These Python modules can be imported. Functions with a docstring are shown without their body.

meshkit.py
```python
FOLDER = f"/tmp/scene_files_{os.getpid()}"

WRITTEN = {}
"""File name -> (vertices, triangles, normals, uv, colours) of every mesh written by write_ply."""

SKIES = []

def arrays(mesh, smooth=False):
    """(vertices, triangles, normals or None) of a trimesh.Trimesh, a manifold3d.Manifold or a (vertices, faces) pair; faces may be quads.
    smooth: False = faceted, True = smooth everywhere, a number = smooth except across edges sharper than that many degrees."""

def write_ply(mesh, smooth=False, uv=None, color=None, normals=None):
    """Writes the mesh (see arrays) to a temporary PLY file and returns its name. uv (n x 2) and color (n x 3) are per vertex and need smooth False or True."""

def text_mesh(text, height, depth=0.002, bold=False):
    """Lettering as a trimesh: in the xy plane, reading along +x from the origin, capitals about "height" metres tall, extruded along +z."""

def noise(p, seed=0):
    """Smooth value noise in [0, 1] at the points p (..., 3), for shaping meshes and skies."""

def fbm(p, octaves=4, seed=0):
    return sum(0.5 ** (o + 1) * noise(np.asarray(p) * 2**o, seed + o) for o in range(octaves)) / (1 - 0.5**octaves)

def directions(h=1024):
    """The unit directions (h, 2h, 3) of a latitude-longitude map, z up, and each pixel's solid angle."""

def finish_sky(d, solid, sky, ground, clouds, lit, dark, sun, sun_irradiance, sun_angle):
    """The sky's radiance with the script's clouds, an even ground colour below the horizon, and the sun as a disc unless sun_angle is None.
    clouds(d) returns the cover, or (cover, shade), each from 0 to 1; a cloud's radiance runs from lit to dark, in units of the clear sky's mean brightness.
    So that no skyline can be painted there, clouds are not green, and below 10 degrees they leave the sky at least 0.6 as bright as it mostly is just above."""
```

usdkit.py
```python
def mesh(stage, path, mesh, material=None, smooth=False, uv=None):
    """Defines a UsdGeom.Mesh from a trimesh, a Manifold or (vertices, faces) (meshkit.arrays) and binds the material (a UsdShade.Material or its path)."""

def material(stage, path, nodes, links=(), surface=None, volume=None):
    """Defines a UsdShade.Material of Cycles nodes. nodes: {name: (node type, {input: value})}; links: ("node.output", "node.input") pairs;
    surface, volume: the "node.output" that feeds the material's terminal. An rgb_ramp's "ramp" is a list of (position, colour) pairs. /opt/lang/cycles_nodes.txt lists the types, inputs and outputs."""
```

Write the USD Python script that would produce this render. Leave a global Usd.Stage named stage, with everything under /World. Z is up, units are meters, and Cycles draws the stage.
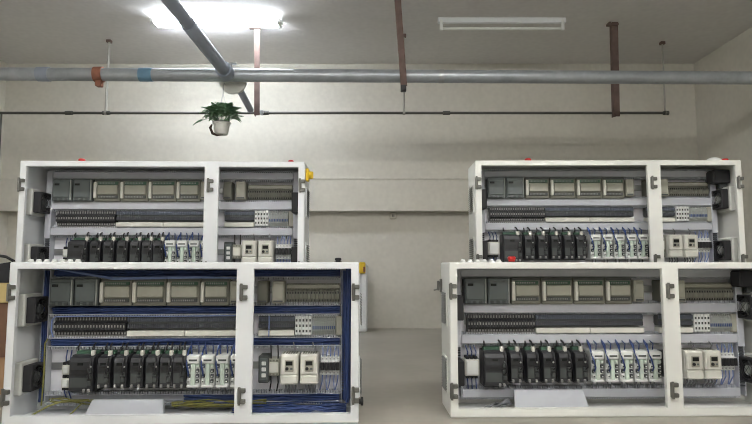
import math
import numpy as np
import trimesh
import manifold3d as m3
import meshkit, usdkit
from pxr import Usd, UsdGeom, UsdLux, Gf, UsdShade

stage = Usd.Stage.CreateInMemory()
UsdGeom.SetStageUpAxis(stage, 'Z')
UsdGeom.SetStageMetersPerUnit(stage, 1.0)
UsdGeom.Xform.Define(stage, '/World')
UsdGeom.Scope.Define(stage, '/World/Looks')

# ------------------------------------------------------------------ camera, light, exposure
HC = 0.717                      # lens height above the floor
TILT = 5.13                     # degrees upward
EXPOSURE = 2.42
TUBE_POWER = 23.0               # the lit tube in view
UNSEEN_ROW_POWER = 24.0                # unseen tubes behind the camera, placed to light the cabinet fronts
cam = UsdGeom.Camera.Define(stage, '/World/camera')
cam.AddTranslateOp().Set(Gf.Vec3d(0, 0, HC))
cam.AddRotateXOp().Set(90 + TILT)
cam.CreateHorizontalApertureAttr(36.0)
cam.CreateFocalLengthAttr(36.0 * 590 / 752)
cam.CreateExposureAttr(EXPOSURE)
cam.CreateClippingRangeAttr(Gf.Vec2f(0.05, 200))

CEIL = HC + 2.31
XL, XR, YB, YF = -4.25, 3.66, 6.80, -6.2      # room: left, right, back, front
rng = np.random.default_rng(7)


# ------------------------------------------------------------------ materials
def S(r, g, b):
    c = np.array([r, g, b]) / 255.0
    return tuple(np.where(c <= 0.04045, c / 12.92, ((c + 0.055) / 1.055) ** 2.4))


MATS = {}


def mat(name, rgb, rough=0.5, metal=0.0, vary=0.06, scale=14.0, bump=0.0, bscale=200.0, spec=0.5, coat=0.0):
    c = np.array(S(*rgb))
    nodes = {
        'tc': ('texture_coordinate', {}),
        'n': ('noise_texture', {'scale': scale, 'detail': 4.0}),
        'r': ('rgb_ramp', {'ramp': [(0.25, tuple(np.clip(c * (1 - vary), 0, 1))), (0.75, tuple(np.clip(c * (1 + vary), 0, 1)))]}),
        'p': ('principled_bsdf', {'roughness': rough, 'metallic': metal, 'specular_ior_level': spec, 'coat_weight': coat}),
    }
    links = [('tc.object', 'n.vector'), ('n.fac', 'r.fac'), ('r.color', 'p.base_color')]
    if bump:
        nodes['n2'] = ('noise_texture', {'scale': bscale, 'detail': 3.0})
        nodes['b'] = ('bump', {'strength': bump, 'distance': 0.002})
        links += [('tc.object', 'n2.vector'), ('n2.fac', 'b.height'), ('b.normal', 'p.normal')]
    MATS[name] = usdkit.material(stage, '/World/Looks/' + name, nodes, links, surface='p.BSDF')
    return MATS[name]


def wall_mat(name, rgb, rgb2, rough, scale=0.7, streak=1.0, bump=0.15, spec=0.3):
    nodes = {
        'g': ('geometry', {}),
        'm': ('mapping', {'scale': (1.0, 1.0, streak)}),
        'n': ('noise_texture', {'scale': scale, 'detail': 6.0, 'roughness': 0.6}),
        'f': ('noise_texture', {'scale': 22.0, 'detail': 4.0}),
        'r': ('rgb_ramp', {'ramp': [(0.3, S(*rgb)), (0.7, S(*rgb2))]}),
        'r2': ('rgb_ramp', {'ramp': [(0.3, (0.92, 0.92, 0.92)), (0.7, (1, 1, 1))]}),
        'x': ('mix', {'mix_type': 'multiply', 'fac': 1.0}),
        'b': ('bump', {'strength': bump, 'distance': 0.004}),
        'p': ('principled_bsdf', {'roughness': rough, 'specular_ior_level': spec}),
    }
    links = [('g.position', 'm.vector'), ('m.vector', 'n.vector'), ('g.position', 'f.vector'), ('n.fac', 'r.fac'), ('f.fac', 'r2.fac'),
             ('r.color', 'x.color1'), ('r2.color', 'x.color2'), ('x.color', 'p.base_color'), ('f.fac', 'b.height'), ('b.normal', 'p.normal')]
    MATS[name] = usdkit.material(stage, '/World/Looks/' + name, nodes, links, surface='p.BSDF')


def emit(name, rgb, strength):
    MATS[name] = usdkit.material(stage, '/World/Looks/' + name, {'e': ('emission', {'color': S(*rgb), 'strength': strength})}, [], surface='e.emission')


wall_mat('wall_paint', (208, 205, 194), (214, 211, 201), 0.75)
wall_mat('ceiling_paint', (218, 216, 214), (223, 221, 219), 0.8)
wall_mat('floor_concrete', (150, 146, 136), (176, 171, 160), 0.38, scale=1.3, bump=0.08, spec=0.4)
mat('white_paint', (230, 233, 236), 0.42, vary=0.02, scale=5)
mat('cream_paint', (232, 233, 229), 0.42, vary=0.02, scale=5)
mat('inner_paint', (206, 207, 202), 0.5, vary=0.03, scale=5)
mat('zinc_plate', (226, 226, 232), 0.5, 0.0, vary=0.05, scale=9)
mat('duct_grey', (186, 189, 197), 0.55, vary=0.03)
mat('duct_dark', (70, 73, 80), 0.6, vary=0.05)
mat('steel', (176, 178, 180), 0.35, 0.9, vary=0.08)
mat('hinge_metal', (118, 118, 114), 0.42, 0.6, vary=0.12)
mat('black_plastic', (46, 47, 51), 0.42, vary=0.15, scale=30)
mat('black_soft', (36, 36, 39), 0.6, vary=0.15, scale=30)
mat('charcoal_plastic', (72, 76, 76), 0.5, vary=0.08)
mat('plc_grey', (94, 101, 101), 0.5, vary=0.06)
mat('pale_edge', (160, 164, 160), 0.5, vary=0.04)
mat('beige_plastic', (162, 161, 149), 0.5, vary=0.05)
mat('beige_dark', (116, 116, 106), 0.55, vary=0.07)
mat('ivory_plastic', (214, 213, 205), 0.45, vary=0.03)
mat('white_plastic', (226, 228, 226), 0.4, vary=0.03)
mat('mint_plastic', (196, 210, 198), 0.45, vary=0.03)
mat('green_connector', (64, 96, 78), 0.5, vary=0.1)
mat('blue_connector', (66, 84, 128), 0.5, vary=0.08)
mat('slate_terminal', (88, 94, 108), 0.5, vary=0.1, scale=40)
mat('grey_terminal', (140, 140, 138), 0.5, vary=0.1, scale=40)
mat('display_dark', (22, 26, 28), 0.18, vary=0.02)
mat('blue_wire', (46, 66, 116), 0.5, vary=0.25, scale=12)
mat('pale_blue_wire', (118, 136, 184), 0.5, vary=0.1)
mat('black_wire', (34, 34, 38), 0.5, vary=0.1)
mat('grey_wire', (120, 122, 126), 0.5, vary=0.1)
mat('earth_wire', (126, 124, 62), 0.5, vary=0.35, scale=30)
mat('yellow_plastic', (238, 200, 40), 0.4, vary=0.04)
mat('red_plastic', (196, 40, 36), 0.4, vary=0.06)
mat('galvanised', (164, 169, 174), 0.38, 0.4, vary=0.16, scale=9, bump=0.05, bscale=60)
mat('pipe_paint', (150, 158, 172), 0.5, 0.1, vary=0.07, scale=9)
mat('thin_pipe_paint', (92, 92, 88), 0.5, 0.2, vary=0.1)
mat('rust', (104, 86, 80), 0.8, 0.1, vary=0.25, scale=16, bump=0.2)
mat('rust_orange', (140, 92, 72), 0.8, 0.1, vary=0.25, scale=20)
mat('pale_rod', (168, 166, 158), 0.5, 0.3, vary=0.1)
mat('blue_band', (92, 128, 152), 0.5, vary=0.1)
mat('fitting_white', (206, 206, 200), 0.5, vary=0.06)
mat('cardboard', (176, 142, 108), 0.85, vary=0.08, scale=20, bump=0.1)
mat('cardboard_pale', (206, 186, 130), 0.85, vary=0.06, scale=20)
mat('cardboard_brown', (122, 92, 74), 0.85, vary=0.1, scale=20)
mat('tape', (190, 170, 130), 0.3, vary=0.03)
mat('bag_fabric', (40, 40, 44), 0.85, vary=0.2, scale=40, bump=0.3)
mat('fin_grey', (126, 128, 126), 0.5, vary=0.05)
mat('sheet_cover', (184, 188, 195), 0.4, 0.1, vary=0.02)
mat('soil', (60, 46, 36), 0.95, vary=0.3, scale=60)
mat('stand_paint', (110, 116, 120), 0.5, 0.2, vary=0.06)
mat('socket_plastic', (188, 182, 170), 0.5, vary=0.03)
emit('tube_lit', (240, 247, 255), TUBE_POWER)
emit('unseen_tube_row', (254, 253, 249), UNSEEN_ROW_POWER)
# leaf: translucent, greens lightened to stand for lens haze
MATS['leaf'] = usdkit.material(stage, '/World/Looks/leaf', {
    'o': ('geometry', {}),
    'n': ('noise_texture', {'scale': 18.0}),
    'r': ('rgb_ramp', {'ramp': [(0.3, S(104, 146, 112)), (0.7, S(150, 184, 146))]}),
    'p': ('principled_bsdf', {'roughness': 0.4}),
    't': ('translucent_bsdf', {}),
    'm': ('mix_closure', {'fac': 0.25})},
    [('o.position', 'n.vector'), ('n.fac', 'r.fac'), ('r.color', 'p.base_color'), ('r.color', 't.color'), ('p.BSDF', 'm.closure1'), ('t.BSDF', 'm.closure2')], surface='m.closure')


# ------------------------------------------------------------------ mesh helpers
class MB:
    """Collects shapes into one mesh."""

    def __init__(self):
        self.v, self.f, self.n = [], [], 0

    def add(self, v, f):
        v, f = np.asarray(v, float), np.asarray(f, int)
        self.v.append(v)
        self.f.append(f + self.n)
        self.n += len(v)
        return self

    def mesh(self, m):
        v, f, _ = meshkit.arrays(m)
        return self.add(v, f)

    def box(self, x0, x1, y0, y1, z0, z1, c=0.0):
        if c <= 0:
            m = trimesh.creation.box([x1 - x0, y1 - y0, z1 - z0])
            m.apply_translation([(x0 + x1) / 2, (y0 + y1) / 2, (z0 + z1) / 2])
            return self.mesh(m)
        return self.mesh(cbox(x0, x1, y0, y1, z0, z1, c))

    def tube(self, pts, r, sides=8):
        p = np.asarray(pts, float)
        t = np.gradient(p, axis=0)
        t /= np.linalg.norm(t, axis=1, keepdims=True) + 1e-12
        ref = np.array([0, 0, 1.0]) if abs(t[0][2]) < 0.8 else np.array([1.0, 0, 0])
        rows = []
        for i in range(len(p)):
            a = np.cross(t[i], ref)
            if np.linalg.norm(a) < 1e-3:
                a = np.cross(t[i], [0.3, 1, 0.2])
            a /= np.linalg.norm(a)
            b = np.cross(a, t[i])
            ref = b
            ang = np.arange(sides) * 2 * np.pi / sides
            rr = r[i] if np.ndim(r) else r
            rows.append(p[i] + rr * (np.cos(ang)[:, None] * a + np.sin(ang)[:, None] * b))
        v = np.vstack(rows)
        f = []
        for i in range(len(p) - 1):
            for j in range(sides):
                q = (i * sides + j, i * sides + (j + 1) % sides, (i + 1) * sides + (j + 1) % sides, (i + 1) * sides + j)
                f += [(q[0], q[2], q[1]), (q[0], q[3], q[2])]
        e = (len(p) - 1) * sides
        f += [(0, j, j + 1) for j in range(1, sides - 1)] + [(e, e + j + 1, e + j) for j in range(1, sides - 1)]
        return self.add(v, f)

    def cyl(self, p0, p1, r, sides=16):
        return self.tube([p0, (np.array(p0, float) + np.array(p1, float)) / 2, p1], r, sides)

    def lathe(self, prof, origin=(0, 0, 0), axis='z', sections=20):
        m = trimesh.creation.revolve(np.asarray(prof, float), sections=sections)
        if axis == '-y':
            m.apply_transform(trimesh.transformations.rotation_matrix(math.pi / 2, [1, 0, 0]))
        elif axis == 'y':
            m.apply_transform(trimesh.transformations.rotation_matrix(-math.pi / 2, [1, 0, 0]))
        elif axis == 'x':
            m.apply_transform(trimesh.transformations.rotation_matrix(math.pi / 2, [0, 1, 0]))
        m.apply_translation(origin)
        return self.mesh(m)

    def out(self):
        return np.vstack(self.v), np.vstack(self.f)


def cbox(x0, x1, y0, y1, z0, z1, c):
    """Box with chamfered edges."""
    c = min(c, (x1 - x0) / 2.01, (y1 - y0) / 2.01, (z1 - z0) / 2.01)
    P = []
    for x, sx in ((x0, 1), (x1, -1)):
        for y, sy in ((y0, 1), (y1, -1)):
            for z, sz in ((z0, 1), (z1, -1)):
                P += [(x, y + sy * c, z + sz * c), (x + sx * c, y, z + sz * c), (x + sx * c, y + sy * c, z)]
    return m3.Manifold.hull_points(np.array(P))


def mbox(x0, x1, y0, y1, z0, z1):
    return m3.Manifold.cube([x1 - x0, y1 - y0, z1 - z0]).translate([x0, y0, z0])


USED = {}


def numbered(parent, name):
    k = (parent, name)
    n = USED.get(k, 0)
    USED[k] = n + 1
    return name if n == 0 else f'{name}_{n:03d}'


def obj(name, mb, m, parent='/World', smooth=False, label=None, cat=None, group=None, kind=None):
    parent = str(parent if isinstance(parent, str) else parent.GetPath())
    path = parent + '/' + numbered(parent, name)
    me = mb.out() if isinstance(mb, MB) else mb
    prim = usdkit.mesh(stage, path, me, MATS[m], smooth=smooth).GetPrim()
    keys(prim, label, cat, group, kind)
    return prim


def keys(p, label=None, cat=None, group=None, kind=None):
    for k, v in (('label', label), ('category', cat), ('group', group), ('kind', kind)):
        if v:
            p.SetCustomDataByKey(k, v)


def thing(name, label, cat, loc=(0, 0, 0), rot=0.0, group=None, ref=None):
    x = UsdGeom.Xform.Define(stage, '/World/' + numbered('/World', name))
    x.AddTranslateOp().Set(Gf.Vec3d(*[float(a) for a in loc]))
    x.AddRotateZOp().Set(float(rot))
    p = x.GetPrim()
    if ref is not None:
        p.GetReferences().AddInternalReference(ref)
        p.SetInstanceable(True)
    keys(p, label, cat, group)
    return p


class Strands:
    """Collects tubes; each becomes a part of its own."""

    def __init__(self):
        self.all = []

    def tube(self, *a):
        self.all.append(a)


def strands(name, m, parent, build):
    k = Strands()
    build(k)
    for a in k.all:
        mb = MB()
        mb.tube(*a)
        obj(name, mb, m, parent, smooth=True)


def part(name, m, parent, build, smooth=False, kind=None, label=None):
    mb = MB()
    build(mb)
    return obj(name, mb, m, parent, smooth=smooth, kind=kind, label=label)


# ------------------------------------------------------------------ the room
def setting(name, m, *boxes):
    mb = MB()
    for b in boxes:
        mb.box(*b)
    return obj(name, mb, m, kind='structure')


LEDGE = 1.325
setting('floor', 'floor_concrete', (XL - .2, XR + .2, YF - .2, YB + .2, -0.12, 0))
setting('ceiling', 'ceiling_paint', (XL - .2, XR + .2, YF - .2, YB + .2, CEIL, CEIL + .15))
wb = setting('wall_back', 'wall_paint', (XL, XR, YB, YB + .2, 0, LEDGE), (XL, XR, 6.62, YB + .2, LEDGE, CEIL))
setting('wall_left', 'wall_paint', (XL - .2, XL, YF - .2, YB + .2, 0, CEIL))
setting('wall_right', 'wall_paint', (XR, XR + .2, YF - .2, YB + .2, 0, CEIL))
setting('wall_front', 'wall_paint', (XL, XR, YF - .2, YF, 0, CEIL))
setting('trim_1', 'wall_paint', (XL, XR, 6.611, 6.62, 1.686, 1.698))


# ------------------------------------------------------------------ ceiling lamps
def lamp_parts(t, L, tube, twin):
    def spine(b):
        b.box(-L / 2 - .02, L / 2 + .02, -.022, .022, -.05, 0, .005)
    part('batten', 'white_paint', t, spine)
    for y in ((-.055, .055) if twin else (-.012,)):
        z = -.045 if twin else -.105
        tb = part('tube', tube, t, lambda b: b.cyl((-L / 2 + .03, y, z), (L / 2 - .03, y, z), .013, 12), smooth=40)

        for sx in (-1, 1):
            def holder(b, y=y, z=z, sx=sx):
                xc = sx * (L / 2 - .012)
                b.box(xc - .014, xc + .014, min(0, y - .012), max(0, y + .012), z - .016, -.02, .003)
            part('tube_holder', 'white_plastic', t, holder)


t = thing('ceiling_lamp', 'glowing twin-tube ceiling lamp, the lit one above the hanging plant', 'lamp', (-1.50, 5.38, CEIL), 0)
lamp_parts(t, 1.2, 'tube_lit', True)
t = thing('ceiling_lamp', 'unlit white single-tube batten lamp on the ceiling at right', 'lamp', (1.18, 5.36, CEIL), 0)
lamp_parts(t, 1.16, 'white_plastic', False)
first = None
for (x, y) in ((-1.5, 1.2), (1.2, 1.2), (-1.5, -1.4), (1.2, -1.4), (-1.5, -4.0), (1.2, -4.0)):  # lamp rows out of view, set to light cabinets and interiors from the front
    t = thing('ceiling_lamp', 'unseen twin-tube ceiling lamp behind the viewer, lighting the cabinet fronts', 'lamp', (x, y, CEIL), 0, group='unseen lamps behind the viewer', ref=first)
    if first is None:
        lamp_parts(t, 1.2, 'unseen_tube_row', True)
        first = t.GetPath()

# ------------------------------------------------------------------ pipes
PY, PZ = 4.85, HC + 1.586


def pipe_z(x):
    return PZ - 0.0055 * x


t = thing('overhead_pipe', 'thick galvanised pipe running right across under the ceiling', 'pipe', (0, PY, 0))
part('pipe_run', 'galvanised', t, lambda b: b.cyl((XL, 0, pipe_z(XL)), (XR, 0, pipe_z(XR)), .055, 28), smooth=40)
for x, r, l, m, nm in ((-2.80, .0605, .05, 'pipe_paint', 'coupling'), (-1.935, .0575, .055, 'blue_band', 'marking_band'), (.55, .0575, .02, 'steel', 'coupling')):
    part(nm, m, t, lambda b: b.cyl((x - l, 0, pipe_z(x - l)), (x + l, 0, pipe_z(x + l)), r, 28), smooth=40)


def clampm(b):
    x = -2.335
    b.cyl((x - .035, 0, pipe_z(x)), (x + .035, 0, pipe_z(x)), .0655, 24)
    b.box(x - .02, x + .03, -.03, .03, pipe_z(x) - .105, pipe_z(x) - .05, .006)
part('rusty_clamp', 'rust_orange', t, clampm, smooth=40)

TX = -1.247
t = thing('branch_pipe', 'blue-grey painted pipe coming from overhead to the thick cross pipe', 'pipe', (TX, 0, 0))
z0 = pipe_z(TX)
part('pipe_run', 'pipe_paint', t, lambda b: b.cyl((0, YF, z0), (0, PY - .03, z0), .042, 24), smooth=40)
part('sleeve', 'pipe_paint', t, lambda b: b.cyl((0, 3.78, z0), (0, PY - .04, z0), .049, 24), smooth=40)
part('collar', 'pipe_paint', t, lambda b: b.cyl((0, PY - .16, z0), (0, PY - .045, z0), .066, 24), smooth=40)


def valve(b):
    b.cyl((.02, PY, z0 + .05), (.02, PY, z0 + .1), .012, 10)
    b.cyl((-.03, PY, z0 + .1), (.07, PY, z0 + .1), .01, 8)
part('bleed_valve', 'steel', t, valve, smooth=40)
t = thing('reducer_pipe', 'white flange and reducer with a short grey pipe behind the cross pipe', 'pipe', (TX + .02, 0, 0))
part('flange', 'fitting_white', t, lambda b: b.lathe([(0, 0), (.122, 0), (.122, .02), (0, .02)], (0, 4.93, z0 - .015), 'y', 24), smooth=40)
part('reducer', 'fitting_white', t, lambda b: b.lathe([(0, 0), (.075, 0), (.068, .1), (.035, .25), (0, .25)], (0, 4.948, z0 - .015), 'y', 24), smooth=40)
part('pipe_run', 'pipe_paint', t, lambda b: b.cyl((0, 5.19, z0 - .02), (0, 5.66, 2.225), .032, 16), smooth=40)

TY, TZ = 5.75, 2.221
t = thing('thin_pipe', 'thin dark pipe along the back hung low on rods and struts', 'pipe', (0, TY, 0))
part('pipe_run', 'thin_pipe_paint', t, lambda b: b.cyl((XL, 0, TZ), (2.885, 0, TZ), .013, 12), smooth=40)
part('end_cap', 'thin_pipe_paint', t, lambda b: b.cyl((2.86, 0, TZ), (2.905, 0, TZ), .022, 12), smooth=40)
for x in (-2.68, -3.05, -1.1, .7):
    part('coupling', 'thin_pipe_paint', t, lambda b: b.cyl((x - .035, 0, TZ), (x + .035, 0, TZ), .021, 12), smooth=40)


def rod(label, top, bot, m, r):
    t = thing('hanger_rod', label, 'hanger', (0, 0, 0))
    part('rod', m, t, lambda b: b.cyl(top, bot, r, 8), smooth=40)
    part('ceiling_plate', 'rust', t, lambda b: b.box(top[0] - .024, top[0] + .024, top[1] - .024, top[1] + .024, top[2] - .03, top[2], .004))
    part('loop', m, t, lambda b: b.cyl((bot[0] - .012, bot[1], bot[2]), (bot[0] + .012, bot[1], bot[2]), .022, 12), smooth=40)


rod('pale hanger rod holding the thin pipe at far left', (-2.75, 5.90, CEIL), (-2.685, TY, TZ), 'pale_rod', .013)
rod('pale hanger rod holding the right end of the thin pipe', (2.975, 5.95, CEIL), (2.872, TY, TZ), 'pale_rod', .009)
rod('short pale rod down to the thin pipe below the central rust strut', (.278, TY, CEIL), (.278, TY, TZ), 'pale_rod', .011)


def strut(label, top, bot, w):
    t = thing('hanger_strut', label, 'hanger', (0, 0, 0))
    d = np.array(bot) - np.array(top)

    def angle(b):
        for (ax, ay) in ((0, 1), (1, 0)):
            sx, sy = (w / 2 if ax == 0 else .003), (.003 if ax == 0 else w / 2)
            oy = 0 if ax == 0 else w / 2
            ox = 0 if ax == 0 else -w / 2 + .003
            v = []
            for e in (top, bot):
                for a in (-1, 1):
                    for c in (-1, 1):
                        v.append((e[0] + ox + a * sx, e[1] + oy + c * sy, e[2]))
            b.mesh(trimesh.convex.convex_hull(np.array(v)))
    part('angle_iron', 'rust', t, angle)
    part('ceiling_bracket', 'rust', t, lambda b: b.box(top[0] - .075, top[0] + .03, top[1] - .02, top[1] + .03, top[2] - .035, top[2] - .012, .003).box(top[0] - .06, top[0] - .04, top[1] - .01, top[1] + .01, top[2] - .014, top[2]))
    return t


t = strut('rust-brown steel strut hung from the ceiling below the lit lamp', (-1.15, 5.52, CEIL), (-1.176, TY - .03, TZ - .03), .055)
part('bolt', 'steel', t, lambda b: b.cyl((-1.13, TY - .035, TZ), (-1.13, TY + .02, TZ), .022, 10), smooth=40)
t = strut('rust-brown steel strut right of the unlit lamp with a bolt at its foot', (2.281, 5.45, CEIL), (2.376, TY - .04, TZ - .045), .058)
part('bolt', 'rust', t, lambda b: b.cyl((2.376, TY - .06, TZ - .01), (2.376, TY + .02, TZ - .01), .027, 10), smooth=40)
t = strut('reddish steel strut in the middle crossing in front of the thick pipe', (.175, 4.74, CEIL), (.232, 4.765, 2.19), .052)
part('foot_clamp', 'black_soft', t, lambda b: b.box(.205, .25, 4.755, 4.81, 2.15, 2.20, .005))

# drop conduit on the left wall
t = thing('drop_conduit', 'thin dark conduit dropping down the wall at the far left', 'conduit', (-3.72, TY, 0))
part('conduit', 'thin_pipe_paint', t, lambda b: b.cyl((0, 0, 1.45), (0, 0, TZ), .009, 8), smooth=40)
part('conduit_cap', 'thin_pipe_paint', t, lambda b: b.cyl((0, 0, 1.43), (0, 0, 1.46), .014, 8), smooth=40)

# socket under the ledge
t = thing('wall_socket', 'small pale socket box on the back wall under the ledge', 'socket', (.197, YB, 1.245))
part('box', 'socket_plastic', t, lambda b: b.box(-.038, .038, -.045, 0, 0, .07, .006))
part('cover', 'socket_plastic', t, lambda b: b.box(-.03, .03, -.05, -.044, .008, .062, .002))
part('slot', 'black_soft', t, lambda b: b.box(.004, .012, -.0515, -.0495, .02, .05).box(-.012, -.004, -.0515, -.0495, .02, .05))

# ------------------------------------------------------------------ hanging plant
t = thing('hanging_plant', 'leafy green plant in a white pot hanging from the overhead pipe', 'plant', (-1.278, 4.80, 1.79))
part('pot', 'fitting_white', t, lambda b: b.lathe([(0, 0), (.048, 0), (.055, .008), (.066, .085), (.073, .088), (.073, .102), (.064, .102), (.06, .085), (0, .085)], sections=28), smooth=40)
part('soil', 'soil', t, lambda b: b.lathe([(0, .084), (.061, .084), (.061, .092), (0, .096)], sections=20))


def wires(b):
    for a in (0.4, 2.5, 4.6):
        b.cyl((.07 * math.cos(a), .07 * math.sin(a), .1), (0.0, .02, .36), .002, 5)
    b.tube([(0, .02, .35), (0, .03, .42), (.0, .05, .455), (0, .085, .45)], .003, 5)
    b.tube([(.075 * math.cos(a), .075 * math.sin(a), .1 - .1 * abs(math.sin(a * 1.0)) * 0) for a in np.linspace(0, 6.28, 20)], .003, 5)
part('hanging_wire', 'steel', t, wires)


def dead_rim(b):
    b.tube([(-.075, -.02, .08), (-.085, -.03, .05), (-.06, -.05, .0), (-.02, -.065, -.02), (.03, -.06, -.015)], [.006, .012, .012, .008, .003], 6)
part('dry_leaf', 'soil', t, dead_rim, label='dark withered leaf hugging the pot')
lr = np.random.default_rng(3)


def leaf_mesh(root, tip, w, droop):
    root, tip = np.array(root), np.array(tip)
    n, V, F = 6, [], []
    d = tip - root
    side = np.cross(d, [0, 0, 1.0])
    side /= np.linalg.norm(side) + 1e-9
    nrm = np.cross(side, d)
    nrm /= np.linalg.norm(nrm) + 1e-9
    for i in range(n + 1):
        s = i / n
        c = root + d * s + np.array([0, 0, -droop * (s ** 2 - s * .6)])
        ww = w * (math.sin(math.pi * min(1, s * .92 + .05)) ** .7) * (1 - .45 * s)
        for k in (-1, 0, 1):
            V.append(c + side * ww * k + nrm * (.12 * w * abs(k)))
    for i in range(n):
        for k in (0, 1):
            a = i * 3 + k
            F += [(a, a + 1, a + 4), (a, a + 4, a + 3)]
    V = np.array(V)
    V2 = V - nrm * .0012
    m = len(V)
    F = np.array(F)
    edge = [(i * 3, (i + 1) * 3) for i in range(n)] + [((i + 1) * 3 + 2, i * 3 + 2) for i in range(n)]
    E = []
    for a, c in edge:
        E += [(a, c, c + m), (a, c + m, a + m)]
    return np.vstack([V, V2]), np.vstack([F, F[:, ::-1] + m, np.array(E)])


for i in range(110):
    a = i * 2.399 + lr.uniform(-.2, .2)
    u = 1 - 1.5 * (i + .5) / 110                     # from the crown's top down to below its middle
    q = math.sqrt(max(0, 1 - u * u)) if abs(u) < 1 else 0
    k = lr.uniform(.72, 1.06)
    tip = np.array([.178 * q * math.cos(a) * k, .15 * q * math.sin(a) * k, .19 + .115 * u * k])
    root = np.array([0, 0, .13]) + (tip - np.array([0, 0, .13])) * lr.uniform(.42, .6)
    part('leaf', 'leaf', t, lambda b: b.add(*leaf_mesh(root, tip + [0, 0, .002], lr.uniform(.026, .038), lr.uniform(.03, .09))), smooth=True)
for i in range(14):
    a = i * 2.399
    part('stem', 'leaf', t, lambda b: b.tube([(.02 * math.cos(a), .02 * math.sin(a), .092), (.06 * math.cos(a), .05 * math.sin(a), .15), (.1 * math.cos(a), .08 * math.sin(a), .2)], .0025, 5))
part('stem', 'leaf', t, lambda b: b.tube([(-.05, -.02, .1), (-.1, -.03, .13), (-.15, -.03, .115), (-.175, -.03, .1)], .003, 5))
part('leaf', 'leaf', t, lambda b: b.add(*leaf_mesh((-.15, -.03, .118), (-.225, -.04, .075), .026, .02)), smooth=True, label='trailing leaf hanging out to the left')

# ------------------------------------------------------------------ devices: local origin bottom centre at the plate, front towards -y
W, D, H = 1.6, 0.29, 0.73
PROTO = {}


def dev_plc(t):
    w, h, d = .112, .132, .085
    part('body', 'plc_grey', t, lambda b: b.box(-w / 2, w / 2, -d, 0, 0, h, .004))
    part('door', 'plc_grey', t, lambda b: b.box(-w / 2 + .006, w / 2 - .012, -d - .006, -d + .001, .022, h - .018, .003))
    part('side_rib', 'pale_edge', t, lambda b: b.box(w / 2 - .009, w / 2 - .003, -d - .008, -d + .001, .004, h - .004, .002))
    part('status_window', 'display_dark', t, lambda b: b.box(-w / 2 + .014, -w / 2 + .042, -d - .008, -d - .004, h - .04, h - .028))

    def cn(b):
        for i in range(3):
            b.box(-w / 2 + .012 + i * .03, -w / 2 + .03 + i * .03, -d - .004, -d + .002, .004, .018, .002)
    part('connector', 'charcoal_plastic', t, cn, kind='stuff')


def dev_io(w):
    def f(t):
        h, d = .134, .075
        part('body', 'beige_dark', t, lambda b: b.box(-w / 2, w / 2, -d, 0, 0, h, .004))
        part('end_rib', 'ivory_plastic', t, lambda b: b.box(-w / 2 + .002, -w / 2 + .018, -d - .018, -d + .002, .018, h - .02, .003))
        part('front_cover', 'beige_plastic', t, lambda b: b.box(-w / 2 + .022, w / 2 - .012, -d - .012, -d + .002, .042, .096, .004))
        for z, m in ((.1, 'green_connector'), (.018, 'charcoal_plastic')):
            tb = part('terminal_row', m, t, lambda b: b.box(-w / 2 + .022, w / 2 - .012, -d - .006, -d + .002, z, z + .018, .002))
            n = int((w - .045) / .009)

            def dots(b):
                for i in range(n):
                    x = -w / 2 + .027 + i * .009
                    b.box(x, x + .005, -d - .009, -d - .004, z + .005, z + .013)
            part('screws', 'grey_terminal', tb, dots, kind='stuff')
        part('top_strip', 'charcoal_plastic', t, lambda b: b.box(-w / 2 + .004, w / 2 - .004, -d - .003, -d + .001, h - .012, h - .003))
    return f


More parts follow.
